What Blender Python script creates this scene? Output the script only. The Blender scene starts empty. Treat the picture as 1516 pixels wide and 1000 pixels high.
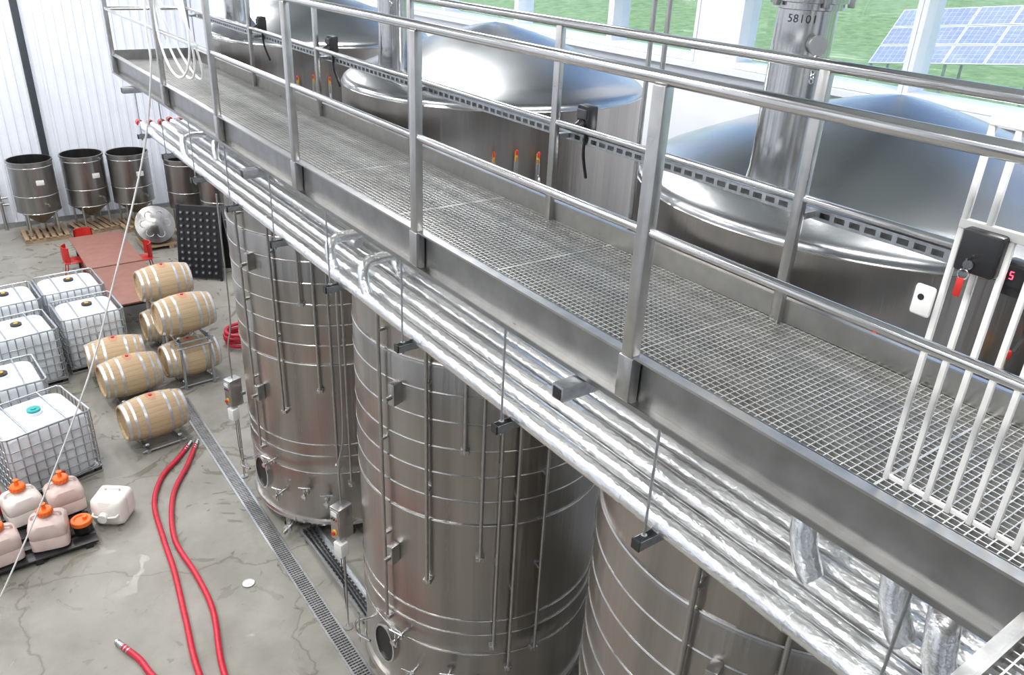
import bpy, bmesh, math, random
from mathutils import Vector, Matrix
random.seed(7)
pi=math.pi
scene=bpy.context.scene
scene.view_settings.view_transform='Standard'

# ------------------------------------------------------------ materials
def newmat(name):
    m=bpy.data.materials.new(name); m.use_nodes=True
    nt=m.node_tree; b=nt.nodes['Principled BSDF']
    return m,nt,b
def N(nt,t,**k):
    n=nt.nodes.new(t)
    for a,v in k.items():
        if a in n.inputs: n.inputs[a].default_value=v
        else: setattr(n,a,v)
    return n
def coords(nt,scale=(1,1,1),kind='Object'):
    tc=nt.nodes.new('ShaderNodeTexCoord'); mp=nt.nodes.new('ShaderNodeMapping')
    mp.inputs['Scale'].default_value=scale
    nt.links.new(tc.outputs[kind],mp.inputs['Vector']); return mp.outputs[0]
def mat(name,col,rough=.5,metal=0,vary=.12,nscale=6,bump=0,bscale=40,stretch=(1,1,1),emit=0,rvary=0,sss=0):
    m,nt,b=newmat(name)
    v=coords(nt,stretch)
    no=N(nt,'ShaderNodeTexNoise'); no.inputs['Scale'].default_value=nscale; no.inputs['Detail'].default_value=5
    nt.links.new(v,no.inputs['Vector'])
    cr=nt.nodes.new('ShaderNodeValToRGB')
    c0=[max(0,c*(1-vary)) for c in col]; c1=[min(1,c*(1+vary)) for c in col]
    cr.color_ramp.elements[0].position=.3; cr.color_ramp.elements[1].position=.7
    cr.color_ramp.elements[0].color=(*c0,1); cr.color_ramp.elements[1].color=(*c1,1)
    nt.links.new(no.outputs[0],cr.inputs[0]); nt.links.new(cr.outputs[0],b.inputs['Base Color'])
    b.inputs['Roughness'].default_value=rough; b.inputs['Metallic'].default_value=metal
    if rvary:
        mr=N(nt,'ShaderNodeMapRange'); mr.inputs['To Min'].default_value=max(.02,rough-rvary); mr.inputs['To Max'].default_value=rough+rvary
        nt.links.new(no.outputs[0],mr.inputs['Value']); nt.links.new(mr.outputs[0],b.inputs['Roughness'])
    if bump:
        n2=N(nt,'ShaderNodeTexNoise'); n2.inputs['Scale'].default_value=bscale; nt.links.new(v,n2.inputs['Vector'])
        bp=nt.nodes.new('ShaderNodeBump'); bp.inputs['Strength'].default_value=bump; bp.inputs['Distance'].default_value=.01
        nt.links.new(n2.outputs[0],bp.inputs['Height']); nt.links.new(bp.outputs[0],b.inputs['Normal'])
    if emit:
        b.inputs['Emission Color'].default_value=(*col,1); b.inputs['Emission Strength'].default_value=emit
    if sss:
        b.inputs['Subsurface Weight'].default_value=sss; b.inputs['Subsurface Radius'].default_value=(.1,.1,.1)
    return m

def tank_steel(name,col,rough,stretch=(2.2,2.2,.10),contrast=.25,bump=.5,aniso=.5):
    m,nt,b=newmat(name)
    v=coords(nt,stretch)
    no=N(nt,'ShaderNodeTexNoise'); no.inputs['Scale'].default_value=1.6; no.inputs['Detail'].default_value=6
    nt.links.new(v,no.inputs['Vector'])
    cr=nt.nodes.new('ShaderNodeValToRGB')
    cr.color_ramp.elements[0].position=.3; cr.color_ramp.elements[1].position=.7
    cr.color_ramp.elements[0].color=(*[c*(1-contrast) for c in col],1); cr.color_ramp.elements[1].color=(*[min(1,c*(1+contrast)) for c in col],1)
    nt.links.new(no.outputs[0],cr.inputs[0]); nt.links.new(cr.outputs[0],b.inputs['Base Color'])
    b.inputs['Metallic'].default_value=1
    mr=N(nt,'ShaderNodeMapRange'); mr.inputs['To Min'].default_value=rough-.06; mr.inputs['To Max'].default_value=rough+.06
    nt.links.new(no.outputs[0],mr.inputs['Value']); nt.links.new(mr.outputs[0],b.inputs['Roughness'])
    bp=nt.nodes.new('ShaderNodeBump'); bp.inputs['Strength'].default_value=bump; bp.inputs['Distance'].default_value=.05
    nt.links.new(no.outputs[0],bp.inputs['Height'])
    vo=N(nt,'ShaderNodeTexVoronoi'); vo.inputs['Scale'].default_value=55
    tc=nt.nodes.new('ShaderNodeTexCoord'); nt.links.new(tc.outputs['Object'],vo.inputs['Vector'])
    b2=nt.nodes.new('ShaderNodeBump'); b2.inputs['Strength'].default_value=.05; b2.inputs['Distance'].default_value=.004
    nt.links.new(vo.outputs['Distance'],b2.inputs['Height']); nt.links.new(bp.outputs[0],b2.inputs['Normal'])
    nt.links.new(b2.outputs[0],b.inputs['Normal'])
    tg=N(nt,'ShaderNodeTangent',direction_type='RADIAL',axis='Z'); nt.links.new(tg.outputs[0],b.inputs['Tangent'])
    b.inputs['Anisotropic'].default_value=aniso
    return m

M_tank=tank_steel('tank_steel',(.42,.398,.375),.30,contrast=.20)
M_dome=tank_steel('dome_steel',(.40,.41,.42),.24,(.9,.9,.9),.10,.03,.5)
M_rib=mat('tank_rib_steel',(.56,.55,.53),.22,1,.05)
M_ss=mat('stainless',(.49,.485,.475),.3,1,.08,14,bump=.04,bscale=90,rvary=.06)
M_ssb=mat('stainless_bright',(.68,.68,.68),.17,1,.04,10)
M_tube=mat('chimney_steel',(.56,.56,.56),.2,1,.04,3)
M_plate=mat('stringer_steel',(.32,.32,.315),.38,1,.15,7,bump=.05,bscale=60,rvary=.06)
M_grate=mat('grating_steel',(.48,.48,.465),.42,.8,.10,10)
M_foil=mat('foil_insulation',(.88,.89,.90),.27,1,.06,12,bump=.5,bscale=30,stretch=(1.6,.7,1.6))
M_galv=mat('galvanised',(.48,.50,.52),.38,1,.15,30)
M_white=mat('white_paint',(.72,.72,.70),.35,0,.03)
M_wall=mat('wall_white',(.80,.83,.90),.5,0,.03,2)
M_ceil=mat('ceiling_white',(.60,.62,.64),.7,0,.04,1)
M_dkgrey=mat('dark_grey',(.05,.06,.07),.5)
M_black=mat('black_plastic',(.015,.015,.017),.35,0,.2)
M_rubber=mat('rubber',(.05,.05,.055),.6)
M_red=mat('red_hose',(.50,.012,.035),.38,0,.15,20)
M_redp=mat('red_plastic',(.5,.025,.02),.35)
M_yel=mat('yellow',(.6,.38,.05),.4)
M_brass=mat('brass',(.75,.5,.2),.3,1)
M_orange=mat('orange_cap',(.9,.17,.02),.4)
M_jug=mat('jug_plastic',(.78,.74,.70),.35,0,.04,sss=.3)
M_jugp=mat('jug_plastic_pink',(.68,.54,.50),.35,0,.1,4,sss=.3)
M_ibc=mat('ibc_plastic',(.76,.80,.84),.4,0,.06,2,sss=.2)
M_pallet=mat('wood_pallet',(.33,.23,.14),.75,0,.3,9,stretch=(1,6,1))
M_table=mat('table_top',(.25,.11,.08),.5,0,.1)
M_teal=mat('teal_cap',(.02,.38,.38),.4)
M_cord=mat('white_cord',(.8,.8,.8),.5)
M_drain=mat('drain_steel',(.34,.34,.34),.5,.9,.2)
M_led=mat('led_red',(1,.05,.1),.4,0,0,emit=4)
M_fill=mat('fill_glow',(1,1,1),.5,0,0,emit=3)  # glowing face of the added ceiling fill
M_dark=mat('dark_interior',(.01,.01,.012),.5)
M_frame=mat('window_frame',(.72,.76,.82),.4,0,.03)
M_galv2=mat('hoop_steel',(.60,.62,.65),.35,.8,.1,20)
M_stain=mat('wine_stain_oak',(.45,.22,.13),.6)
M_cell=mat('solar_cell',(.22,.27,.39),.3,0,.1)
M_cellf=mat('solar_frame',(.55,.60,.68),.4,0,.03)

def floor_mat():
    m,nt,b=newmat('concrete_floor')
    v=coords(nt)
    n1=N(nt,'ShaderNodeTexNoise'); n1.inputs['Scale'].default_value=.8; n1.inputs['Detail'].default_value=9; n1.inputs['Roughness'].default_value=.65; nt.links.new(v,n1.inputs['Vector'])
    cr=nt.nodes.new('ShaderNodeValToRGB'); e=cr.color_ramp.elements
    e[0].position=.34; e[0].color=(.195,.185,.158,1); e[1].position=.64; e[1].color=(.30,.29,.255,1)
    nt.links.new(n1.outputs[0],cr.inputs[0])
    n2=N(nt,'ShaderNodeTexNoise'); n2.inputs['Scale'].default_value=1.1; n2.inputs['Detail'].default_value=7; n2.inputs['Distortion'].default_value=3; nt.links.new(v,n2.inputs['Vector'])
    st=nt.nodes.new('ShaderNodeValToRGB'); st.color_ramp.elements[0].position=.58; st.color_ramp.elements[0].color=(0,0,0,1); st.color_ramp.elements[1].position=.62; st.color_ramp.elements[1].color=(1,1,1,1)
    nt.links.new(n2.outputs[0],st.inputs[0])
    mx=N(nt,'ShaderNodeMix',data_type='RGBA',blend_type='MULTIPLY'); mx.inputs[7].default_value=(.76,.75,.71,1)
    nt.links.new(st.outputs[0],mx.inputs[0]); nt.links.new(cr.outputs[0],mx.inputs[6])
    n3=N(nt,'ShaderNodeTexNoise'); n3.inputs['Scale'].default_value=1.6; n3.inputs['Detail'].default_value=6; nt.links.new(v,n3.inputs['Vector'])
    ad=N(nt,'ShaderNodeMix',data_type='RGBA'); ad.inputs[0].default_value=.45; nt.links.new(v,ad.inputs[6]); nt.links.new(n3.outputs[1],ad.inputs[7])
    vo=N(nt,'ShaderNodeTexVoronoi',feature='DISTANCE_TO_EDGE'); vo.inputs['Scale'].default_value=.5; nt.links.new(ad.outputs[2],vo.inputs['Vector'])
    c3=nt.nodes.new('ShaderNodeValToRGB'); c3.color_ramp.elements[0].position=.0; c3.color_ramp.elements[0].color=(.6,.58,.54,1); c3.color_ramp.elements[1].position=.007; c3.color_ramp.elements[1].color=(1,1,1,1)
    nt.links.new(vo.outputs[0],c3.inputs[0])
    m2=N(nt,'ShaderNodeMix',data_type='RGBA',blend_type='MULTIPLY'); m2.inputs[0].default_value=1
    nt.links.new(mx.outputs[2],m2.inputs[6]); nt.links.new(c3.outputs[0],m2.inputs[7])
    nt.links.new(m2.outputs[2],b.inputs['Base Color'])
    mr=N(nt,'ShaderNodeMapRange'); mr.inputs['To Min'].default_value=.5; mr.inputs['To Max'].default_value=.25
    nt.links.new(st.outputs[0],mr.inputs['Value']); nt.links.new(mr.outputs[0],b.inputs['Roughness'])
    return m
M_floor=floor_mat()

def barrel_mat():
    m,nt,b=newmat('oak_staves')
    tc=nt.nodes.new('ShaderNodeTexCoord'); sp=nt.nodes.new('ShaderNodeSeparateXYZ'); nt.links.new(tc.outputs['Object'],sp.inputs[0])
    at=N(nt,'ShaderNodeMath',operation='ARCTAN2'); nt.links.new(sp.outputs[1],at.inputs[0]); nt.links.new(sp.outputs[2],at.inputs[1])
    mu=N(nt,'ShaderNodeMath',operation='MULTIPLY'); mu.inputs[1].default_value=26/(2*pi); nt.links.new(at.outputs[0],mu.inputs[0])
    fr=N(nt,'ShaderNodeMath',operation='FRACT'); nt.links.new(mu.outputs[0],fr.inputs[0])
    fl=N(nt,'ShaderNodeMath',operation='FLOOR'); nt.links.new(mu.outputs[0],fl.inputs[0])
    wn=N(nt,'ShaderNodeTexWhiteNoise',noise_dimensions='1D'); nt.links.new(fl.outputs[0],wn.inputs['W'])
    c1=nt.nodes.new('ShaderNodeValToRGB'); c1.color_ramp.elements[0].color=(.49,.345,.195,1); c1.color_ramp.elements[1].color=(.66,.50,.31,1)
    nt.links.new(wn.outputs[0],c1.inputs[0])
    g=N(nt,'ShaderNodeTexNoise'); g.inputs['Scale'].default_value=10; mp=nt.nodes.new('ShaderNodeMapping'); mp.inputs['Scale'].default_value=(.4,5,5)
    nt.links.new(tc.outputs['Object'],mp.inputs[0]); nt.links.new(mp.outputs[0],g.inputs['Vector'])
    mm=N(nt,'ShaderNodeMix',data_type='RGBA',blend_type='MULTIPLY'); mm.inputs[0].default_value=.3
    nt.links.new(c1.outputs[0],mm.inputs[6]); nt.links.new(g.outputs[0],mm.inputs[7])
    l=nt.nodes.new('ShaderNodeValToRGB'); l.color_ramp.elements[0].color=(.5,.45,.4,1); l.color_ramp.elements[1].position=.07; l.color_ramp.elements[1].color=(1,1,1,1)
    nt.links.new(fr.outputs[0],l.inputs[0])
    m3=N(nt,'ShaderNodeMix',data_type='RGBA',blend_type='MULTIPLY'); m3.inputs[0].default_value=1
    nt.links.new(mm.outputs[2],m3.inputs[6]); nt.links.new(l.outputs[0],m3.inputs[7])
    nt.links.new(m3.outputs[2],b.inputs['Base Color']); b.inputs['Roughness'].default_value=.6
    return m
M_oak=barrel_mat()

def grass_mat():
    m,nt,b=newmat('grass')
    v=coords(nt); n=N(nt,'ShaderNodeTexNoise'); n.inputs['Scale'].default_value=1.6; n.inputs['Detail'].default_value=12; n.inputs['Roughness'].default_value=.78
    nt.links.new(v,n.inputs['Vector'])
    c=nt.nodes.new('ShaderNodeValToRGB'); c.color_ramp.elements[0].position=.33; c.color_ramp.elements[0].color=(.06,.14,.045,1); c.color_ramp.elements[1].position=.66; c.color_ramp.elements[1].color=(.24,.36,.17,1)
    nt.links.new(n.outputs[0],c.inputs[0]); nt.links.new(c.outputs[0],b.inputs['Base Color']); b.inputs['Roughness'].default_value=.9
    return m
M_grass=grass_mat()

def glass_mat():
    m=bpy.data.materials.new('window_glass'); m.use_nodes=True; nt=m.node_tree; nt.nodes.clear()
    o=nt.nodes.new('ShaderNodeOutputMaterial'); t=nt.nodes.new('ShaderNodeBsdfTransparent'); t.inputs[0].default_value=(.93,.97,1,1)
    g=nt.nodes.new('ShaderNodeBsdfGlossy'); g.inputs['Roughness'].default_value=.02
    mx=nt.nodes.new('ShaderNodeMixShader'); mx.inputs[0].default_value=.06
    nt.links.new(t.outputs[0],mx.inputs[1]); nt.links.new(g.outputs[0],mx.inputs[2]); nt.links.new(mx.outputs[0],o.inputs[0])
    return m
M_glass=glass_mat()

# ------------------------------------------------------------ mesh builder
def catmull(P,k=8):
    P=[Vector(p) for p in P]
    if len(P)<3: return P
    out=[]; Q=[P[0]*2-P[1]]+P+[P[-1]*2-P[-2]]
    for i in range(1,len(Q)-2):
        a,b,c,d=Q[i-1:i+3]
        for j in range(k):
            t=j/k
            out.append(.5*((2*b)+(c-a)*t+(2*a-5*b+4*c-d)*t*t+(3*b-a-3*c+d)*t**3))
    out.append(P[-1]); return out
class MB:
    def __init__(s): s.v=[];s.f=[];s.m=[];s.mats=[]
    def mi(s,m):
        if m not in s.mats: s.mats.append(m)
        return s.mats.index(m)
    def add(s,vs,fs,m,T=None):
        o=len(s.v); i=s.mi(m)
        for p in vs:
            p=Vector(p); s.v.append(T@p if T else p)
        for f in fs: s.f.append([o+k for k in f]); s.m.append(i)
    def box(s,c,d,m,R=None,bev=0,T=None):
        bm=bmesh.new(); bmesh.ops.create_cube(bm,size=1)
        for v in bm.verts: v.co=Vector((v.co.x*d[0],v.co.y*d[1],v.co.z*d[2]))
        if bev: bmesh.ops.bevel(bm,geom=bm.edges[:],offset=bev,segments=2,affect='EDGES',profile=.5)
        bm.verts.index_update()
        X=Matrix.Translation(Vector(c))
        if R is not None: X=X@(R if isinstance(R,Matrix) else Matrix.Rotation(R,4,'Z'))
        if T: X=T@X
        s.add([v.co.copy() for v in bm.verts],[[v.index for v in f.verts] for f in bm.faces],m,X); bm.free()
    def lathe(s,prof,m,n=48,T=None,closed=False):
        vs=[];fs=[]; k=len(prof)
        for r,z in prof:
            for i in range(n):
                a=2*pi*i/n; vs.append((r*math.cos(a),r*math.sin(a),z))
        for j in range(k if closed else k-1):
            j2=(j+1)%k
            for i in range(n):
                i2=(i+1)%n
                fs.append([j*n+i,j*n+i2,j2*n+i2,j2*n+i])
        s.add(vs,fs,m,T)
    def disc(s,r,z,m,n=32,T=None,up=True):
        vs=[(r*math.cos(2*pi*i/n),r*math.sin(2*pi*i/n),z) for i in range(n)]
        s.add(vs,[list(range(n)) if up else list(range(n))[::-1]],m,T)
    def ring(s,R,r,z,m,n=96,T=None,k=6,sz=1):
        s.lathe([(R+r*math.cos(2*pi*i/k),z+sz*r*math.sin(2*pi*i/k)) for i in range(k)],m,n,T,True)
    def frame(s,p0,p1):
        p0=Vector(p0);p1=Vector(p1); z=(p1-p0).normalized()
        q=z.to_track_quat('Z','Y').to_matrix().to_4x4()
        return Matrix.Translation(p0)@q,(p1-p0).length
    def cyl(s,p0,p1,r,m,n=16,r2=None,T=None):
        X,L=s.frame(p0,p1)
        if T: X=T@X
        r2=r if r2 is None else r2
        s.lathe([(r,0),(r2,L)],m,n,X); s.disc(r,0,m,n,X,False); s.disc(r2,L,m,n,X)
    def tube(s,P,r,m,n=10,k=6,smooth=True,T=None):
        P=catmull(P,k) if smooth else [Vector(p) for p in P]
        vs=[];fs=[]; prev=None
        for i,p in enumerate(P):
            t=(P[min(i+1,len(P)-1)]-P[max(i-1,0)]).normalized()
            if prev is None: a=t.orthogonal().normalized()
            else: a=(prev-t*prev.dot(t)).normalized()
            prev=a; b=t.cross(a)
            for j in range(n):
                g=2*pi*j/n; vs.append(p+a*(r*math.cos(g))+b*(r*math.sin(g)))
        L=len(P)
        for i in range(L-1):
            for j in range(n):
                j2=(j+1)%n; fs.append([i*n+j,i*n+j2,(i+1)*n+j2,(i+1)*n+j])
        fs.append(list(range(n))[::-1]); fs.append([(L-1)*n+j for j in range(n)])
        s.add(vs,fs,m,T)
    def loft(s,secs,m,n=40,T=None,cap=True):
        vs=[];fs=[]
        for z,hx,hy,e in secs:
            for i in range(n):
                a=2*pi*i/n; c=math.cos(a); d=math.sin(a)
                vs.append((hx*math.copysign(abs(c)**(2/e),c),hy*math.copysign(abs(d)**(2/e),d),z))
        for j in range(len(secs)-1):
            for i in range(n):
                i2=(i+1)%n; fs.append([j*n+i,j*n+i2,(j+1)*n+i2,(j+1)*n+i])
        if cap:
            fs.append(list(range(n))[::-1]); fs.append([(len(secs)-1)*n+i for i in range(n)])
        s.add(vs,fs,m,T)
    def mesh(s,name):
        me=bpy.data.meshes.new(name); me.from_pydata([tuple(v) for v in s.v],[],s.f)
        for m in s.mats: me.materials.append(m)
        me.polygons.foreach_set('material_index',s.m)
        me.polygons.foreach_set('use_smooth',[True]*len(s.f))
        me.update(); me.set_sharp_from_angle(angle=math.radians(38)); return me
    def obj(s,name,loc=(0,0,0),rz=0):
        o=bpy.data.objects.new(name,s.mesh(name)); scene.collection.objects.link(o)
        o.location=loc; o.rotation_euler=(0,0,rz); return o
def inst(o,name,loc,rz=0):
    q=bpy.data.objects.new(name,o.data); scene.collection.objects.link(q); q.location=loc; q.rotation_euler=(0,0,rz); return q
def bb(b,x0,x1,y0,y1,z0,z1,m,bev=0):
    b.box(((x0+x1)/2,(y0+y1)/2,(z0+z1)/2),(x1-x0,y1-y0,z1-z0),m,bev=bev)
Rz=lambda a:Matrix.Rotation(a,4,'Z')
Tr=lambda *p:Matrix.Translation(Vector(p))

# ------------------------------------------------------------ room shell
XW=7.5; YW=27; XL=-9; YB=-7; ZC=11.6
b=MB(); bb(b,XL,XW+.3,YB,YW+.3,-.2,0,M_floor); b.obj('floor')
b=MB(); bb(b,XL,XW+.3,YB,YW+.3,ZC,ZC+.2,M_ceil)
for y in range(-5,27,3): bb(b,XL,XW,y,y+.22,ZC-.25,ZC,M_dkgrey)
b.obj('ceiling')
b=MB(); vs=[];fs=[]; x=XL; prof=[]
while x<XW:
    for dx,dy in ((0,0),(.14,0),(.165,-.035),(.225,-.035)):
        prof.append((x+dx,YW+dy))
    x+=.25
for px,py in prof: vs+= [(px,py,0),(px,py,ZC)]
for i in range(len(prof)-1): fs.append([2*i,2*i+2,2*i+3,2*i+1])
b.add(vs,fs,M_wall); bb(b,XL,XW+.3,YW+.02,YW+.3,0,ZC,M_wall); b.obj('wall_far')
b=MB(); bb(b,XL,XW,YW-.09,YW-.04,0,.14,M_galv); b.obj('baseboard_far')
b=MB(); bb(b,XL-.2,XL,YB,YW+.3,0,ZC,M_wall)
for y in range(-6,27,3): bb(b,XL,XL+.3,y,y+.45,0,ZC,M_dkgrey)  # unseen dark columns, added so the tanks reflect vertical streaks
for y in (-4.6,4.4,13.4): bb(b,XL,XL+.06,y,y+1.8,0,5.5,M_dkgrey)  # dark panels added for the tank reflections too
b.obj('wall_left')
b=MB(); bb(b,XL-.2,XW+.3,YB-.2,YB,0,ZC,M_wall)
for x in (-6,-1.5,3.5): bb(b,x,x+1.6,YB,YB+.1,0,ZC,M_dkgrey)
b.obj('wall_back')
ZS=7.12; ZT=11.0
b=MB(); bb(b,XW,XW+.3,YB,YW+.3,0,ZS,M_wall); bb(b,XW,XW+.3,YB,YW+.3,ZT,ZC,M_wall); bb(b,XW,XW+.3,16.5,YW+.3,ZS,ZT,M_wall)
bb(b,XW,XW+.3,6.15,6.72,ZS,ZT,M_wall); b.obj('wall_window')
b=MB(); bb(b,XW-.12,XW-.004,YB,16.5,ZS-.06,ZS-.003,M_frame); b.obj('trim_sill')
ml=[YB,-4.05,-2.0,0.05,2.1,4.12,6.15,6.72,8.2,10.25,12.3,14.4,16.5]; k=0
for i in range(len(ml)-1):
    y0,y1=ml[i],ml[i+1]
    if abs(y0-6.15)<.01: continue
    k+=1; b=MB(); w=.05; e=.003
    for (p,q) in ((y0+e,y0+w),(y1-w,y1-e)): bb(b,XW-.012,XW+.27,p,q,ZS+.071,ZT-.071,M_frame)
    for (r,t) in ((ZS+e,ZS+.07),(ZT-.07,ZT-e)): bb(b,XW-.012,XW+.27,y0+e,y1-e,r,t,M_frame)
    b.add([(XW+.14,y0+w,ZS+.07),(XW+.14,y1-w,ZS+.07),(XW+.14,y1-w,ZT-.07),(XW+.14,y0+w,ZT-.07)],[[0,1,2,3]],M_glass)
    b.obj('window_%d'%k)
b=MB(); vs=[];fs=[]; nx,ny=30,30
for i in range(nx+1):
    for j in range(ny+1):
        X=7.9+i*(180/nx); Y=-60+j*(220/ny)
        vs.append((X,Y,3.4+(X-8)*.05-.012*(Y-10)+.25*math.sin(X*.2+Y*.13) - (.25 if X<9 else 0)))
for i in range(nx):
    for j in range(ny):
        a=i*(ny+1)+j; fs.append([a,a+ny+1,a+ny+2,a+1])
b.add(vs,fs,M_grass); b.obj('grass_hillside')
def solar(name,P,e,u,cols,rows,pw,ph):
    b=MB(); P=Vector(P); e=Vector(e).normalized(); u=Vector(u).normalized(); n=e.cross(u).normalized()
    if n.x>0: n=-n
    R=Matrix((e,u,e.cross(u))).transposed().to_4x4()
    for i in range(cols):
        for j in range(rows):
            c=P+e*((i+.5)*pw)+u*((j+.5)*ph)
            b.box(c,(pw-.02,ph-.02,.03),M_cellf,R)
            for ii in range(6):
                for jj in range(4):
                    cc=c+e*((ii-2.5)*(pw-.07)/6)+u*((jj-1.5)*(ph-.07)/4)+n*.018
                    b.box(cc,((pw-.07)/6-.012,(ph-.07)/4-.012,.004),M_cell,R)
    for i in range(0,cols+1,2):
        for q in (.15,.85):
            c=P+e*(i*pw)+u*(rows*ph*q); b.cyl(c,(c.x,c.y,c.z-1.6),.04,M_galv,8)
    b.obj(name)
solar('solar_panel_array',(22,13.3,5.62),(0,-1,.12),(1.2,0,1.35),12,3,1.05,.62)
solar('solar_panel_array',(35,14.0,7.25),(0,-1,.10),(1.3,0,1.2),16,3,1.1,.65)

b=MB(); bb(b,2.72,2.9,YW-.16,YW-.03,1.9,ZC,M_dkgrey,.01); b.obj('wall_downpipe')
b=MB()
for z in (.75,.95): b.cyl((-2,YW-.25,z),(1.6,YW-.25,z),.035,M_ss,10)
for x in (.2,.6,1.0,1.4):
    b.cyl((x,YW-.25,.0),(x,YW-.25,1.15),.045,M_ss,10); b.box((x,YW-.35,.85),(.18,.1,.06),M_galv,bev=.01)
b.obj('wall_pipe_manifold')
b=MB(); b.cyl((XL,YW-.12,9.05),(7,YW-.12,9.0),.02,M_galv,8); b.obj('wall_conduit')

# ------------------------------------------------------------ tanks
R=1.395; XT=4.45; YT=[10.36,6.40,2.45,-1.55]
def build_tank():
    b=MB()
    b.lathe([(0,.22),(1.15,.2),(R-.05,.22),(R,.28),(R,7.09)],M_tank,128)
    dome=[(R,7.09),(R-.006,7.115),(R-.02,7.135),(R-.045,7.155),(R-.08,7.172)]
    for i in range(0,15):
        r_=1.28*(1-i/14); dome.append((r_,7.185+.44*(1-(r_/1.30)**1.35)))
    b.lathe(dome,M_dome,128)
    for z in (4.8,4.5,4.2,3.9,3.6,3.3,3.0): b.ring(R+.004,.012,z,M_rib,128)
    for z in (5.9,5.65,1.7,1.5,1.2): b.ring(R+.003,.010,z,M_rib,128)
    b.ring(R-.001,.006,7.09,M_rib,128)
    for z0,z1 in ((3.02,4.78),(5.66,5.89),(1.22,1.5)):
        b.lathe([(R,z0),(R+.008,z0+.02),(R+.008,z1-.02),(R,z1)],M_tank,128)
    b.ring(R+.01,.03,.3,M_rib,128,sz=1.5)
    for i in range(8):
        a=2*pi*(i+.5)/8; c=math.cos(a)*(R-.14); s=math.sin(a)*(R-.14)
        b.cyl((c,s,0),(c,s,.24),.05,M_ss,12); b.cyl((c,s,0),(c,s,.02),.09,M_ss,14)
    def P(deg,r,z): a=math.radians(deg); return Vector((math.cos(a)*r,math.sin(a)*r,z))
    for deg,z0,z1 in ((236,2.6,6.7),(243,1.35,6.72),(250,1.0,6.7),(229,3.9,5.3),(192,1.4,5.6),(214,2.2,6.72),(262,1.2,5.2)):
        b.tube([P(deg,R-.01,z0),P(deg,R+.06,z0),P(deg,R+.065,z0+.05),P(deg,R+.065,z0+.2)],.018,M_ssb,10)
        b.cyl(P(deg,R+.065,z0+.05),P(deg,R+.065,z1),.019,M_ss,12)
        b.box(P(deg,R+.03,z0+.02),(.10,.09,.05),M_ss,math.radians(deg),.008)
        for zz in (z0+1.2,z0+2.4,z0+3.6):
            if zz<z1: b.box(P(deg,R+.03,zz),(.08,.05,.03),M_ss,math.radians(deg),.004)
        if z1>6.5:
            b.cyl(P(deg,R+.065,z1),P(deg,R+.065,z1+.035),.016,M_brass,10)
            b.cyl(P(deg,R+.065,z1+.035),P(deg,R+.065,z1+.08),.012,M_yel,10)
            b.box(P(deg,R+.085,z1+.075),(.03,.018,.04),M_redp,math.radians(deg),.004)
            b.tube([P(deg,R+.065,z1-.1),P(deg,R+.12,z1-.12),P(deg,R+.12,z1-.3)],.012,M_ss,8)
    for deg,z in ((200,4.4),(197,2.4),(226,4.9)):
        b.box(P(deg,R+.06,z),(.12,.08,.24),M_ss,math.radians(deg),.012)
        b.cyl(P(deg,R+.1,z-.02),P(deg,R+.2,z-.02),.025,M_ss,12)
    for deg,z in ((200,1.25),(224,.9),(206,.75),(236,.8)):
        b.cyl(P(deg,R-.01,z),P(deg,R+.18,z),.022,M_ssb,12); b.cyl(P(deg,R+.06,z),P(deg,R+.075,z),.045,M_ssb,16)
        b.cyl(P(deg,R+.14,z-.1),P(deg,R+.14,z+.1),.02,M_ssb,12)
        c=P(deg,R+.14,z+.11); t=Vector((-math.sin(math.radians(deg)),math.cos(math.radians(deg)),.1))*.09
        b.cyl(c-t,c+t,.009,M_ssb,8)
        b.cyl(P(deg,R+.18,z),P(deg,R+.2,z),.035,M_ssb,14)
    A=math.radians(188); T=Rz(A)@Tr(R,0,.9)@Matrix.Rotation(pi/2,4,'Y')
    def oval(rx,ry,z): return [(rx*math.cos(2*pi*i/40),ry*math.sin(2*pi*i/40),z) for i in range(40)]
    for a0,a1,m in (((.28,.19,-.03),(.28,.19,.05),M_ss),((.25,.165,.05),(.25,.165,.0),M_ss),((.28,.19,.05),(.25,.165,.05),M_ssb)):
        vs=oval(*a0)+oval(*a1); b.add(vs,[[i,(i+1)%40,40+(i+1)%40,40+i] for i in range(40)],m,T)
    b.add(oval(.25,.165,.03),[list(range(40))],M_dark,T)
    b.tube([P(170,R,.9),P(170,R+.18,.9),P(178,R+.24,.95),P(186,R+.2,1.0)],.016,M_ssb,8)
    b.cyl(P(176,R+.2,.75),P(176,R+.2,1.2),.012,M_ssb,8)
    b.tube([P(212,R-.2,.2),P(212,R+.05,.2),P(212,R+.3,.2)],.035,M_ssb,12); b.cyl(P(212,R+.15,.2),P(212,R+.18,.2),.07,M_ssb,18)
    b.cyl(P(212,R+.165,.2),P(212,R+.165,.4),.01,M_ssb,8)
    cx,cy=-1.06,-.05
    Tc=Tr(cx,cy,0)
    b.lathe([(.15,7.22),(.142,7.30),(.136,7.34),(.133,7.42),(.133,8.075),(.155,8.08),(.155,8.105),(.175,8.11),(.175,8.14),(.155,8.15),(.155,8.45),(.17,8.46),(.17,8.5),(0,8.53)],M_tube,40,Tc)
    for i in range(5):
        a=i*2*pi/5+.4; b.box((cx+.18*math.cos(a),cy+.18*math.sin(a),8.115),(.03,.025,.05),M_ss,a,.005)
    d=Vector((-.55,-.83,0)); c=Vector((cx,cy,7.94))
    b.cyl(c+d*.12,c+d*.19,.03,M_ssb,18); b.cyl(c+d*.185,c+d*.205,.042,M_ss,20)
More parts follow.
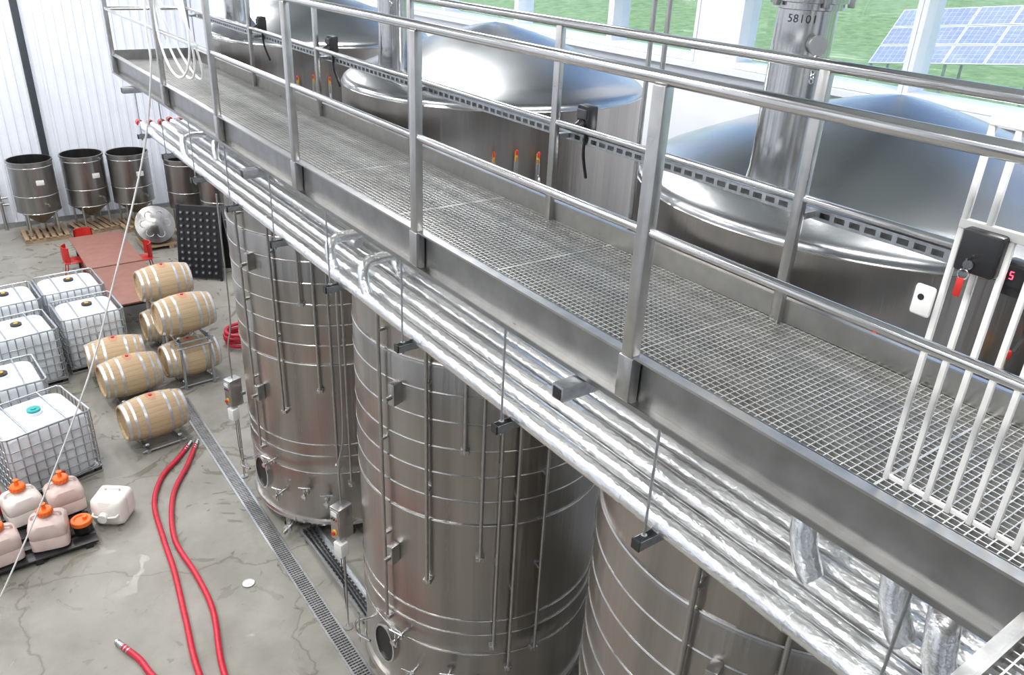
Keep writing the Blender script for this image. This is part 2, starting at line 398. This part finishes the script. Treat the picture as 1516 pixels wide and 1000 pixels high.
    for i in range(6):
        b.ring(.011,.003,0,M_ssb,12,Tr(*(c+d*.2+Vector((0,0,-.05-i*.02))))@Matrix.Rotation(pi/2,4,'X')@Matrix.Rotation(i*pi/2,4,'Y'),5)
    return b
tb=build_tank()
t0=tb.obj('fermentation_tank',(XT,YT[0],0))
for y in YT[1:]: inst(t0,'fermentation_tank',(XT,y,0))

fc=bpy.data.curves.new('tank_number','FONT'); fc.body='58101'; fc.size=.048; fc.space_character=1.15; fc.align_x='CENTER'
fo=bpy.data.objects.new('tmp_txt',fc); scene.collection.objects.link(fo)
dg=bpy.context.evaluated_depsgraph_get(); me=bpy.data.meshes.new_from_object(fo.evaluated_get(dg)); bpy.data.objects.remove(fo)
me.name='number_label'; a0=math.radians(208)
for v in me.vertices:
    a=a0+v.co.x/.135; z=v.co.y; v.co=Vector((XT-1.06+.1345*math.cos(a),YT[2]-.05+.1345*math.sin(a),8.025+z))
me.materials.append(M_black); lo=bpy.data.objects.new('tank_number_label',me); scene.collection.objects.link(lo)

def cbox(name,x,y,z,rz):
    b=MB()
    b.box((0,0,0),(.22,.17,.48),M_ss,bev=.015); b.box((-.112,0,0),(.01,.14,.42),M_galv,bev=.003)
    b.cyl((-.115,0,-.12),(-.135,0,-.12),.042,M_yel,20); b.cyl((-.135,0,-.12),(-.16,0,-.12),.026,M_redp,20)
    for k in range(3): b.cyl((-.115,-.04+.04*k,.08),(-.13,-.04+.04*k,.08),.012,M_black if k else M_redp,12)
    b.box((-.12,0,.16),(.01,.1,.06),M_white)
    b.box((-.08,-.05,-.36),(.12,.14,.2),M_white,bev=.01); b.cyl((0,0,-.25),(0,0,-z),.012,M_ss,10); b.cyl((0,0,-z),(0,0,-z+.02),.06,M_ss,16)
    b.box((.1,.0,-.1),(.2,.05,.05),M_ss)
    for k in range(3): b.tube([(.03*k,.05,-.25),(.03*k+.02,.08,-.6),(.03*k,.05,-1.0),(.02,.02,-z+.05)],.006,M_black,6)
    b.tube([(0,0,.25),(.02,.02,.8),(.1,0,1.3),(.12,0,3.2)],.012,M_ss,8)
    b.obj(name,(x,y,z),rz)
cbox('control_box',3.12,7.45,1.80,.3); cbox('control_box',3.10,11.42,1.66,.3)

def drain(name,x0,x1,y0,y1):
    b=MB(); bb(b,x0-.03,x0,y0,y1,0,.012,M_galv); bb(b,x1,x1+.03,y0,y1,0,.012,M_galv); bb(b,x0,x1,y0,y1,0,.003,M_dark)
    y=y0
    while y<y1: bb(b,x0,x1,y,y+.024,.003,.011,M_drain); y+=.045
    for i in range(1,4): xx=x0+(x1-x0)*i/4; bb(b,xx-.004,xx+.004,y0,y1,.003,.0105,M_drain)
    b.obj(name)
drain('floor_drain',2.85,3.02,-2,14.5)
b=MB(); bb(b,3.3,3.56,7.2,9.5,.08,.09,M_galv); bb(b,3.3,3.31,7.2,9.5,.08,.15,M_galv); bb(b,3.55,3.56,7.2,9.5,.08,.15,M_galv)
y=7.25
while y<9.45:
    for x in (3.36,3.42,3.48): bb(b,x,x+.025,y,y+.05,.09,.092,M_dark)
    y+=.09
for y in (7.4,9.3): bb(b,3.3,3.56,y,y+.04,0,.08,M_galv)
for k in range(3): b.tube([(3.36+.05*k,7.2,.11),(3.38+.04*k,8.3,.11),(3.35+.06*k,9.5,.11)],.012,M_black,6)
b.obj('cable_tray')

# ------------------------------------------------------------ walkway
Y0,Y1=-1.5,10.62; XN=2.03; XF=2.90; ZD=6.84
b=MB()
bb(b,XN-.004,XN+.004,Y0,Y1,6.70,6.915,M_plate)
bb(b,XN-.05,XN,Y0,Y1,6.905,6.915,M_ss); bb(b,XN-.06,XN,Y0,Y1,6.70,6.71,M_ss); bb(b,XN-.062,XN-.055,Y0,Y1,6.70,6.722,M_plate)
bb(b,XF-.004,XF+.004,Y0,Y1,6.70,6.945,M_ss); bb(b,XF,XF+.03,Y0,Y1,6.935,6.945,M_ss); bb(b,XF,XF+.04,Y0,Y1,6.70,6.71,M_plate)
bb(b,XN,XF,Y1-.01,Y1,6.70,6.95,M_plate)
bb(b,XN+.004,XN+.03,Y0,Y1,ZD-.034,ZD-.028,M_ss); bb(b,XF-.03,XF-.004,Y0,Y1,ZD-.034,ZD-.028,M_ss)
for y in (-1.4,2.15,5.9,9.7):
    b.box((2.42,y,6.655),(1.12,.07,.07),M_galv,bev=.006)
    b.box((1.859,y,6.655),(.004,.05,.05),M_dark)
y=Y0
while y<Y1-.02:
    bb(b,XN+.006,XF-.006,y,y+.0045,ZD-.028,ZD,M_grate); y+=.031
nl=28
for i in range(nl+1):
    x=XN+.01+(XF-XN-.026)*i/nl; bb(b,x,x+.0045,Y0,Y1-.01,ZD-.018,ZD-.0005,M_grate)
for y in (0.95,2.0,3.0,4.0,5.0,6.0,7.0,8.0,9.0): bb(b,XN+.006,XF-.006,y,y+.008,ZD-.028,ZD+.0005,M_grate)
ST=[-1.36,.27,1.90,3.53,5.16,6.79,8.42,10.58]
for y in ST:
    if not (-.5<y<.5): b.box((XN-.035,y,7.30),(.045,.06,1.20),M_ss,bev=.006)
    b.box((XF-.02,y,7.33),(.035,.05,1.16),M_ss,bev=.006)
    b.box((XN-.035,y,6.80),(.052,.075,.21),M_ss,bev=.004)
for x in (XN-.035,XF-.02):
    for z,r in ((7.92,.024),(7.40,.017)):
        b.cyl((x,Y0,z),(x,Y1,z),r,M_ssb,16)
for z in (7.92,7.4): b.cyl((XN-.035,Y1-.04,z),(XF-.02,Y1-.04,z),.02,M_ssb,12)
walk=b.obj('walkway')

b=MB(); z0,z1=7.295,7.345; x=2.985
y=Y0
bb(b,x-.006,x-.002,Y0,Y1,z0,z0+.013,M_galv); bb(b,x-.006,x-.002,Y0,Y1,z1-.013,z1,M_galv)
while y<Y1: bb(b,x-.006,x-.002,y,y+.022,z0+.013,z1-.013,M_galv); y+=.07
bb(b,x-.006,x+.035,Y0,Y1,z1-.002,z1,M_galv); bb(b,x-.006,x+.035,Y0,Y1,z0,z0+.002,M_galv); bb(b,x+.033,x+.035,Y0,Y1,z0,z1,M_drain)
for k,zz in enumerate((7.36,7.355,7.365)):
    b.tube([(x+.0+.013*k,yy,zz+.006*math.sin(yy*3+k)) for yy in [Y0+i*.6 for i in range(int((Y1-Y0)/.6)+1)]],.006,M_black,6,4)
for y in ST: b.box((2.945,y,7.32),(.075,.04,.03),M_galv,bev=.003)
b.obj('strut_channel')
for y in (3.36,6.65,8.3):
    b=MB(); b.box((0,0,0),(.07,.10,.15),M_black,bev=.012); b.box((-.04,0,.03),(.02,.07,.05),M_rubber,bev=.006)
    b.cyl((-.03,0,-.02),(-.07,0,-.045),.03,M_black,16)
    b.tube([(0,0,-.07),(.02,.03,-.2),(.08,.06,-.35)],.01,M_black,6); b.obj('socket_box',(2.965,y,7.44))
b=MB(); b.cyl((3.04,3.02,6.7),(3.04,3.02,ZC-.25),.013,M_ss,10); b.cyl((3.04,2.92,6.7),(3.04,2.92,ZC-.25),.013,M_ss,10)
for z in (7.9,8.6,9.6): b.box((3.04,2.97,z),(.03,.15,.03),M_galv,bev=.003)
b.obj('vertical_conduit')

# ------------------------------------------------------------ pipe bundle
b=MB()
PX=[(2.07,6.215,.046),(2.175,6.215,.046),(2.29,6.22,.052),(2.41,6.22,.043),(2.51,6.215,.04),(2.61,6.215,.04)]
for i,(x,z,r) in enumerate(PX):
    ye=9.95-.06*(i%3)
    b.cyl((x,-1.0,z),(x,ye,z),r,M_foil,24)
    b.cyl((x,ye,z),(x,ye+.12,z),r*.55,M_ssb,14); b.cyl((x,ye+.12,z),(x,ye+.2,z),r*.8,M_redp,14)
    y=-.6+.13*i
    while y<9.8: b.cyl((x,y,z),(x,y+.03,z),r+.002,M_foil,24); y+=.83+.1*((i*7)%4)
b.cyl((2.35,5.0,6.308),(2.35,9.6,6.308),.036,M_foil,16)
def branch(y,i,up=.2,dx=.35,dy=.10,r=.045):
    x,z,_=PX[i]
    b.tube([(x,y-.06,z+.01),(x,y,z+up*.5),(x+.02,y+.03,z+up*.9),(x+.08,y+.06,z+up)],r,M_foil,16,6)
    b.cyl((x+.06,y+.055,z+up),(x+dx+.3,y+dy+.05,z+up*.95),r,M_foil,16)
    b.cyl((x+.13,y+.07,z+up),(x+.17,y+.075,z+up),r+.004,M_foil,16)
for y,i in ((1.20,2),(.84,2),(.62,1),(.42,2),(4.35,0),(4.85,0),(4.55,3),(8.3,0),(8.0,2),(7.0,4)): branch(y,i,up=.2 if y>3 else .27,r=.036 if y>3 else .05)
for y in (1.18,2.5,3.6,5.4):
    b.cyl((2.70,y+.3,6.05),(3.0,y+.3,6.05),.035,M_foil,14); b.cyl((2.70,y+.3,6.05),(2.70,y+.3,5.6),.035,M_foil,14); b.cyl((2.70,y+.3,6.05),(2.61,y+.3,6.215),.03,M_foil,14)
bundle=b.obj('insulated_pipe_bundle')
b=MB()
for k in range(-1,10):
    y=.7+k*1.0
    bb(b,1.95,2.76,y-.022,y-.019,6.125,6.168,M_galv); bb(b,1.95,2.76,y+.019,y+.022,6.125,6.168,M_galv)
    bb(b,1.95,2.76,y-.022,y+.022,6.125,6.128,M_galv); bb(b,1.945,1.955,y-.022,y+.022,6.124,6.17,M_black)
    bb(b,2.75,2.76,y-.02,y+.02,6.128,6.166,M_black)
    for x in (1.99,2.71):
        b.cyl((x,y,6.10),(x,y,6.70),.006,M_galv,8); b.cyl((x,y,6.168),(x,y,6.18),.014,M_galv,6); b.cyl((x,y,6.112),(x,y,6.125),.014,M_galv,6)
o=b.obj('hanger_brackets'); o.parent=bundle

# ------------------------------------------------------------ gate
b=MB(); gx=2.085
ys=[.90-.062*i for i in range(21)]
for i,y in enumerate(ys):
    top=7.965 if (i%3==0 or i==1) else 7.71
    b.box((gx,y,(6.92+top)/2),(.016,.016,top-6.92),M_white,bev=.003)
y0,y1=ys[-1]-.01,.908
b.box((gx+.003,(y0+y1)/2,6.93),(.010,y1-y0,.012),M_white)
for z in (7.71,7.965): b.box((gx,(y0+y1)/2,z),(.022,y1-y0,.024),M_white,bev=.004)
b.box((gx-.03,.93,7.49),(.012,.055,.085),M_white,bev=.008); b.cyl((gx-.037,.935,7.5),(gx-.035,.935,7.5),.009,M_dark,12)
b.box((gx-.015,.83,7.655),(.05,.10,.11),M_black,bev=.008)
b.cyl((gx-.04,.84,7.625),(gx-.05,.84,7.625),.013,M_ssb,14); b.box((gx-.055,.84,7.63),(.02,.004,.03),M_ssb)
b.ring(.013,.002,0,M_ssb,14,Tr(gx-.06,.84,7.602)@Matrix.Rotation(pi/2,4,'Y'),5); b.box((gx-.06,.842,7.567),(.005,.018,.05),M_redp,bev=.002)
b.obj('safety_gate')
b=MB(); b.box((0,0,0),(.05,.13,.09),M_black,bev=.01); b.box((-.027,.0,.01),(.004,.11,.05),M_dark)
for q in (.009,0,-.009): b.box((-.030,.035,.012+q),(.002,.008,.002),M_led)
b.box((-.030,.0388,.0165),(.002,.002,.008),M_led); b.box((-.030,.0312,.0075),(.002,.002,.008),M_led)
b.tube([(0,0,-.04),(.02,-.02,-.12),(.05,0,-.2)],.008,M_black,6)
b.obj('temperature_controller',(2.13,.725,7.60))

b=MB(); PY=.40
bb(b,-1.2,1.95,PY-.01,PY,6.66,6.86,M_plate); bb(b,-1.2,1.95,PY,PY+.03,6.85,6.86,M_ss); bb(b,-1.2,1.95,PY,PY+.03,6.66,6.67,M_plate)
y=-1.5
while y<PY-.01: bb(b,-1.2,1.95,y,y+.005,6.80,6.826,M_grate); y+=.034
x=-1.2
while x<1.95: bb(b,x,x+.005,-1.5,PY-.01,6.813,6.825,M_grate); x+=.04
bb(b,-1.2,-1.19,-1.5,PY,6.66,6.86,M_plate); bb(b,-1.2,1.95,-1.5,-1.49,6.66,6.86,M_plate)
for px in (-1.1,1.8): b.cyl((px,-1.4,0),(px,-1.4,6.7),.06,M_ss,16)
b.obj('viewing_platform')

# ------------------------------------------------------------ IBC totes
def ibc(name,x,y,rz,w=1.2,d=1.12,cap=None,h=1.2):
    b=MB(); cap=cap or M_black
    hw,hd=w/2,d/2
    for yy in (-hd+.06,0,hd-.06): b.box((0,yy,.025),(w,.1,.05),M_galv,bev=.005)
    for xx in (-hw+.06,0,hw-.06):
        for yy in (-hd+.06,0,hd-.06): b.box((xx,yy,.08),(.1,.1,.07),M_black,bev=.005)
    b.box((0,0,.125),(w,d,.03),M_galv,bev=.004)
    z0=.14; z1=h-.03; a=hw-.045; c=hd-.045
    b.loft([(z0,a*.96,c*.96,9),(z0+.04,a,c,9),(z0+.5,a,c,9),(z1-.1,a,c,9),(z1-.04,a*.97,c*.97,8),(z1,a*.88,c*.88,7),(z1+.005,a*.3,c*.3,4)],M_ibc,56)
    b.cyl((.02,.0,z1),(.02,.0,z1+.05),.12,M_ibc,24); b.cyl((.02,0,z1+.05),(.02,0,z1+.085),.1,cap,24); b.cyl((.02,0,z1+.085),(.02,0,z1+.1),.04,M_yel if cap is M_black else cap,16)
    r=.011
    for z in [.16,.32,.48,.64,.80,.96,h]:
        rr=.017 if z==h else r
        P=[(-hw+.05,-hd),(hw-.05,-hd),(hw,-hd+.05),(hw,hd-.05),(hw-.05,hd),(-hw+.05,hd),(-hw,hd-.05),(-hw,-hd+.05),(-hw+.05,-hd)]
        b.tube([(p[0],p[1],z) for p in P],rr,M_galv,8,smooth=False)
    nv=8
    for i in range(nv+1):
        t=-1+2*i/nv
        for s in (-1,1):
            xx=t*(hw-.05); b.cyl((xx,s*hd,.13),(xx,s*hd,h),r,M_galv,6)
            yy=t*(hd-.05); b.cyl((s*hw,yy,.13),(s*hw,yy,h),r,M_galv,6)
    for xx in (-hw*.45,hw*.45): b.cyl((xx,-hd,h),(xx,hd,h),.016,M_galv,8)
    b.cyl((0,-hd+.05,.24),(0,-hd-.05,.24),.05,M_black,18); b.box((0,-hd-.03,.32),(.14,.03,.04),M_redp,bev=.008)
    b.obj(name,(x,y,0),rz)
ibc('ibc_tote',.43,13.2,math.radians(14),1.3,1.15,M_teal)
ibc('ibc_tote',.15,14.75,math.radians(4))
ibc('ibc_tote',.62,16.75,math.radians(6)); ibc('ibc_tote',1.93,17.12,math.radians(3),1.15,1.08)
ibc('ibc_tote',.60,18.45,math.radians(4)); ibc('ibc_tote',1.85,18.65,math.radians(3))

# ------------------------------------------------------------ barrels
def barrel_mesh():
    b=MB(); T=Matrix.Rotation(pi/2,4,'Y'); L=.525; Rm=.395; Re=.315
    prof=lambda x: Re+(Rm-Re)*(1-(x/L)**2)
    pts=[(prof(-L+i*2*L/16),-L+i*2*L/16) for i in range(17)]
    b.lathe(pts,M_oak,52,T)
    for s in (-1,1):
        b.lathe([(Re,s*L),(Re-.03,s*L),(Re-.035,s*(L-.04)),(0,s*(L-.045))],M_oak,52,T)
    for x,w in ((-.485,.05),(-.37,.04),(-.2,.045),(.2,.045),(.37,.04),(.485,.05)):
        r0=prof(x-w/2)+.004; r1=prof(x+w/2)+.004
        b.lathe([(r0-.004,x-w/2),(r0,x-w/2),(r1,x+w/2),(r1-.004,x+w/2)],M_galv2,52,T)
    b.cyl((0,0,Rm-.005),(0,0,Rm+.02),.03,M_redp,16)
    n=24; vs=[(0,0,Rm+.002)]
    for rr in (.5,1):
        for i in range(n):
            a=2*pi*i/n; px=.085*rr*math.cos(a); ay=.15*rr*math.sin(a)/Rm; q=prof(px)+.002
            vs.append((px,q*math.sin(ay),q*math.cos(ay)))
    fs=[[0,1+i,1+(i+1)%n] for i in range(n)]+[[1+i,1+n+i,1+n+(i+1)%n,1+(i+1)%n] for i in range(n)]
    b.add(vs,fs,M_stain)
    return b
bo=None
def rack(x,y,rz=0,two=False,z=0):
    b=MB()
    for xx in (-.28,.28):
        b.box((xx,0,.05),(.06,.80,.04),M_galv,bev=.006)
        for yy,s in ((-.3,1),(.3,-1)):
            b.box((xx,yy,.12),(.06,.2,.04),M_galv,Matrix.Rotation(-s*.6,4,'X'),bev=.005)
            b.box((xx,s*-.38,.04),(.07,.06,.08),M_galv,bev=.005)
        if two:
            for yy in (-.44,.44): b.box((xx,yy,.46),(.05,.05,.9),M_galv,bev=.006)
    for yy in (-.38,.38):
        b.cyl((-.38,yy,.05),(.38,yy,.05),.022,M_galv,10)
        if two: b.cyl((-.34,yy*1.15,.9),(.34,yy*1.15,.9),.02,M_galv,10)
    return b.obj('barrel_rack',(x,y,z),rz)
def barrel(x,y,z,rz):
    global bo
    if bo is None: bo=barrel_mesh().obj('wine_barrel',(x,y,z),rz)
    else: inst(bo,'wine_barrel',(x,y,z),rz)
for x,y,z,a,tw in ((2.2,13.35,.50,5,False),(2.2,15.05,.50,4,False),(2.15,16.0,.50,-4,False),(3.38,15.25,.50,3,True),(3.45,17.05,.50,2,True)):
    barrel(x,y,z,math.radians(a)); rack(x,y,math.radians(a),tw)
for x,y,a in ((3.40,15.3,3),(3.48,17.1,2)):
    barrel(x,y,1.42,math.radians(a)); rack(x,y,math.radians(a),False,.92)

# ------------------------------------------------------------ vats by the wall
M_vat=tank_steel('vat_steel',(.34,.33,.32),.3)
def vat():
    b=MB(); r=.56
    b.lathe([(.09,.42),(r,.82),(r,2.2),(r+.02,2.2),(r+.02,2.25),(r-.015,2.25),(r-.015,.84),(.07,.45),(0,.45)],M_vat,56)
    for z in (.82,1.3,2.1): b.ring(r+.003,.012,z,M_rib,56)
    b.cyl((0,0,.25),(0,0,.43),.08,M_ss,16)
    for i in range(4):
        a=pi/4+i*pi/2; c,s=math.cos(a)*.5,math.sin(a)*.5
        b.cyl((c,s,.16),(c,s,.95),.03,M_ss,10)
    for yy in (-.48,0,.48): b.box((0,yy,.05),(1.15,.1,.1),M_pallet)
    for i in range(7): b.box((-.51+.17*i,0,.13),(.11,1.12,.03),M_pallet,bev=.003)
    b.box((.1,-r-.01,1.7),(.2,.012,.14),M_white,bev=.004)
    b.cyl((.2,-r+.03,1.05),(.2,-r-.1,1.05),.03,M_ss,12)
    return b
vo=vat().obj('steel_vat',(2.25,25.7,0))
for x,y,a in ((3.58,25.8,.2),(4.75,25.5,.1),(6.0,24.2,.2),(6.55,22.9,.3)): inst(vo,'steel_vat',(x,y,0),a)
b=MB(); T=Matrix.Rotation(math.radians(62),4,'X')
b.lathe([(0,-.3),(.45,-.28),(.5,-.2),(.5,.25),(.53,.25),(.53,.3),(.2,.36),(.1,.42),(0,.42)],M_vat,40,T)
for a in range(6): b.ring(.1,.015,.0,M_galv,16,T@Tr(.3*math.cos(a),.3*math.sin(a),.33),6)
for x in (-.3,.3): b.box((x,0,-.5),(.12,1.0,.1),M_pallet)
b.box((0,0,-.43),(.9,1.0,.05),M_pallet)
b.obj('vat_lid',(4.75,23.5,.55))

b=MB()
for s in (-1,1):
    Rm_=Tr(0,s*.4,.0)@Matrix.Rotation(s*.2,4,'X')
    b.box((0,0,.98),(1.05,.04,1.85),M_black,T=Rm_)
    for i in range(6):
        for j in range(10):
            c=Vector((-.425+.17*i,s*.03,.2+.17*j)); b.cyl(c,c+Vector((0,s*.05,.01)),.042,M_rubber,12,T=Rm_)
            b.cyl(c+Vector((0,s*.045,.01)),c+Vector((0,s*.055,.01)),.02,M_drain,10,T=Rm_)
    for xx in (-.54,.54): b.box((xx,0,.96),(.06,.06,1.92),M_black,T=Rm_)
b.obj('riddling_rack',(5.3,20.6,0),math.radians(-38))

def table(x,y,l):
    b=MB(); b.box((0,0,.78),(1.25,l,.04),M_table,bev=.008); b.box((0,0,.72),(1.05,l-.2,.08),M_black,bev=.004)
    for xx in (-.5,.5):
        for yy in (-l/2+.15,l/2-.15): b.box((xx,yy,.36),(.06,.06,.72),M_black,bev=.004)
    b.obj('table',(x,y,0))
table(3.12,21.55,2.5); table(3.12,19.0,2.45)
b=MB(); b.box((0,0,.08),(.26,.34,.16),M_white,bev=.02); b.box((0,0,.17),(.2,.28,.02),M_white,bev=.005); b.box((.02,-.22,.01),(.3,.2,.015),M_white); b.obj('white_carton',(3.45,18.9,.80),.3)
def chair(x,y,rz):
    b=MB(); b.loft([(.44,.22,.21,5),(.46,.24,.23,5),(.475,.22,.21,5)],M_redp,28)
    vs=[];fs=[]; n=12
    for k,(z,r) in enumerate(((.5,.24),(.65,.25),(.86,.24),(.86,.215),(.65,.225),(.5,.215))):
        for i in range(n+1):
            a=math.radians(25+130*i/n); vs.append((r*math.cos(a)*1.02,r*math.sin(a)+.0,z))
    for k in range(6):
        for i in range(n):
            a=k*(n+1)+i; c=((k+1)%6)*(n+1)+i; fs.append([a,a+1,c+1,c])
    b.add(vs,fs,M_redp)
    for s in (-1,1):
        for t in (-1,1): b.cyl((s*.17,t*.16,.45),(s*.23,t*.22,0),.014,M_redp,8)
        b.cyl((s*.15,.17,.45),(s*.15,.2,.56),.015,M_redp,8)
    b.obj('red_chair',(x,y,0),rz)
chair(2.42,22.0,pi/2); chair(2.9,23.1,0); chair(3.95,21.4,-pi/2)

# ------------------------------------------------------------ jugs
def jug(x,y,z,rz,m,cap=True,name='plastic_demijohn',flip=False):
    b=MB(); w=.25
    b.loft([(0,w*.85,w*.8,5),(.03,w,w*.92,6),(.2,w,w*.92,6),(.215,w*.97,w*.89,6),(.23,w,w*.92,6),(.37,w,w*.92,6),(.43,w*.88,w*.82,4.5),(.475,w*.5,w*.48,2.5),(.49,.08,.08,2)],m,44)
    b.cyl((0,0,.48),(0,0,.53),.075,m,20)
    b.tube([(-.19,0,.42),(-.17,0,.5),(-.05,0,.525),(-.02,0,.50)],.018,m,8)
    b.tube([(.19,0,.42),(.17,0,.5),(.05,0,.525),(.02,0,.50)],.018,m,8)
    if cap:
        b.lathe([(.0,.60),(.09,.60),(.105,.585),(.105,.52),(.09,.515),(0,.515)],M_orange,24)
        for i in range(16):
            a=2*pi*i/16; b.box((.106*math.cos(a),.106*math.sin(a),.55),(.01,.012,.055),M_orange,a)
        b.cyl((0,0,.6),(0,0,.68),.03,M_orange,14); b.cyl((0,0,.68),(0,0,.69),.04,M_orange,14)
    else:
        b.cyl((0,0,.53),(0,0,.57),.07,M_white,20); b.cyl((0,-w*.92-.005,.30),(0,-w*.92+.01,.30),.05,M_white,20)
        b.tube([(-.1,-w*.9,.12),(-.1,-w*.9-.05,.16),(.1,-w*.9-.05,.16),(.1,-w*.9,.12)],.015,m,8)
    o=b.obj(name,(x,y,z),rz)
    if flip: o.rotation_euler=(math.radians(-90),0,rz)
    return o
for x,y,a,m in ((-.04,12.03,.2,M_jug),(.52,11.93,.1,M_jugp),(.20,11.22,-.2,M_jugp),(-.62,11.9,.3,M_jug),(-.42,11.2,.1,M_jugp)): jug(x,y,.1,a,m)
jug(1.22,11.62,.235,2.5,M_jug,False,'white_jerrycan',True)
b=MB()
for yy in (-.6,-.3,0,.3,.6): b.box((0,yy,.085),(1.56,.2,.03),M_black,bev=.004)
for xx in (-.65,0,.65): b.box((xx,0,.035),(.1,1.4,.07),M_black)
b.obj('black_pallet',(-.02,11.6,0))
b=MB(); b.lathe([(0,0),(.12,0),(.135,.16),(0,.16)],M_black,28); b.lathe([(.14,.14),(.145,.14),(.145,.2),(.135,.21),(.1,.21),(.09,.19),(0,.19)],M_orange,28)
b.cyl((.05,0,.19),(.05,0,.24),.03,M_orange,14); b.obj('orange_lid_bucket',(.62,11.25,.1))
b=MB(); b.box((0,0,.2),(.4,.24,.4),M_redp,bev=.03); b.box((0,0,.42),(.2,.04,.05),M_redp,bev=.01); b.box((0,-.122,.22),(.22,.004,.14),M_white); b.obj('red_jerrycan',(-.46,12.47,0),.1)

# ------------------------------------------------------------ hoses
h=.042
def hose(P):
    b=MB(); Q=[(p[0],p[1],h if len(p)<3 else p[2]) for p in P]
    b.tube(Q,.04,M_red,14,10)
    for A,B in ((Q[0],Q[1]),(Q[-1],Q[-2])):
        A=Vector(A);B=Vector(B); d=(A-B).normalized(); d.z=0
        b.cyl(A-d*.02,A+d*.14,.035,M_ssb,16); b.cyl(A+d*.11,A+d*.14,.042,M_ssb,16)
        for q in (-.06,-.12): b.cyl(A+d*q,A+d*(q+.02),.0415,M_ssb,16)
    b.obj('red_hose')
hose([(2.55,12.75),(2.3,12.45),(1.94,12.06),(1.66,11.41),(1.56,10.5),(1.50,9.69),(1.38,8.73),(1.26,7.7),(1.3,6.4),(1.6,5.2)])
hose([(2.68,12.72),(2.40,12.2),(1.96,11.46),(1.70,10.43),(1.74,9.44),(1.72,8.65),(1.52,7.6),(1.5,6.4),(1.75,5.4)])
hose([(.60,8.67),(.72,8.35),(.79,8.0),(1.0,7.3),(.9,6.3)])
b=MB(); P=[]
for i in range(60):
    a=i*.42; r=.34+.02*math.sin(i*.7); P.append((r*math.cos(a),r*math.sin(a),.045+i*.006))
b.tube(P,.038,M_red,10,3); b.obj('coiled_hose',(4.72,16.2,0))
b=MB(); b.cyl((0,0,0),(0,0,.012),.08,M_white,28); b.ring(.08,.008,.01,M_galv,28); b.obj('floor_cap',(2.3,8.95,0))

b=MB()
b.tube([(1.96,8.42,7.95),(1.93,8.5,7.4),(1.93,8.57,6.98),(1.84,9.16,6.0),(1.35,9.43,4.51),(.94,9.56,3.42),(.2,9.68,1.9),(-.52,9.75,.6),(-.9,9.8,.02)],.011,M_cord,8,10)
for k in range(3):
    P=[]
    for i in range(19):
        a=2*pi*i/18; P.append((1.955-.03*k+.25*(1-math.cos(a))*.3*k,7.7+k*.1+(.5-.06*k)*math.sin(a),7.5+(.42+.03*k)*math.cos(a)))
    b.tube(P,.010,M_cord,8,4)
b.obj('hanging_cord')

# ------------------------------------------------------------ lights
for (x,y) in ((-5.5,3),(-5.5,10),(-5.5,17),(-5.5,24),(-1,6.5),(-1,14),(-1,21),(2.5,24),(.5,0),(4.4,17.5),(4.5,8.4),(4.6,.5)):
    b=MB(); b.box((0,0,.05),(.5,2.2,.06),M_white,bev=.01); b.box((0,0,.015),(.42,2.1,.01),M_fill); b.obj('ceiling_fill_panel',(x,y,ZC-.35))  # unseen glowing fixtures, added to brighten the room and reflect in steel
    l=bpy.data.lights.new('fill_area','AREA'); l.shape='RECTANGLE'; l.size=.5; l.size_y=2.2; l.energy=340; l.color=(1,.99,.98)  # added fill light, its source is out of view
    o=bpy.data.objects.new('ceiling_fill',l); o.location=(x,y,ZC-.37); scene.collection.objects.link(o)
su=bpy.data.lights.new('sun','SUN'); su.energy=2.6; su.angle=.05; so=bpy.data.objects.new('sun',su)
so.rotation_euler=Vector((.45,.25,-1)).to_track_quat('-Z','Y').to_euler(); so.location=(0,0,30); scene.collection.objects.link(so)
w=bpy.data.worlds.new('World'); scene.world=w; w.use_nodes=True; nt=w.node_tree
sky=nt.nodes.new('ShaderNodeTexSky'); sky.sky_type='NISHITA'; sky.sun_disc=False; sky.sun_elevation=math.radians(50); sky.sun_rotation=math.radians(250); sky.dust_density=3
bg=nt.nodes['Background']; nt.links.new(sky.outputs[0],bg.inputs[0]); bg.inputs[1].default_value=.36

# ------------------------------------------------------------ camera
cd=bpy.data.cameras.new('Camera'); cam=bpy.data.objects.new('Camera',cd); scene.collection.objects.link(cam)
cd.sensor_width=36; cd.lens=1190/1516*36; cd.clip_start=.05; cd.clip_end=500
f=Vector((.5386,.7164,-.4438)).normalized(); r=Vector((.8115,-.5828,.0440)); r=(r-f*r.dot(f)).normalized(); u=r.cross(f)
Mx=Matrix((r,u,-f)).transposed().to_4x4(); Mx.translation=Vector((0,0,8.3)); cam.matrix_world=Mx
scene.camera=cam
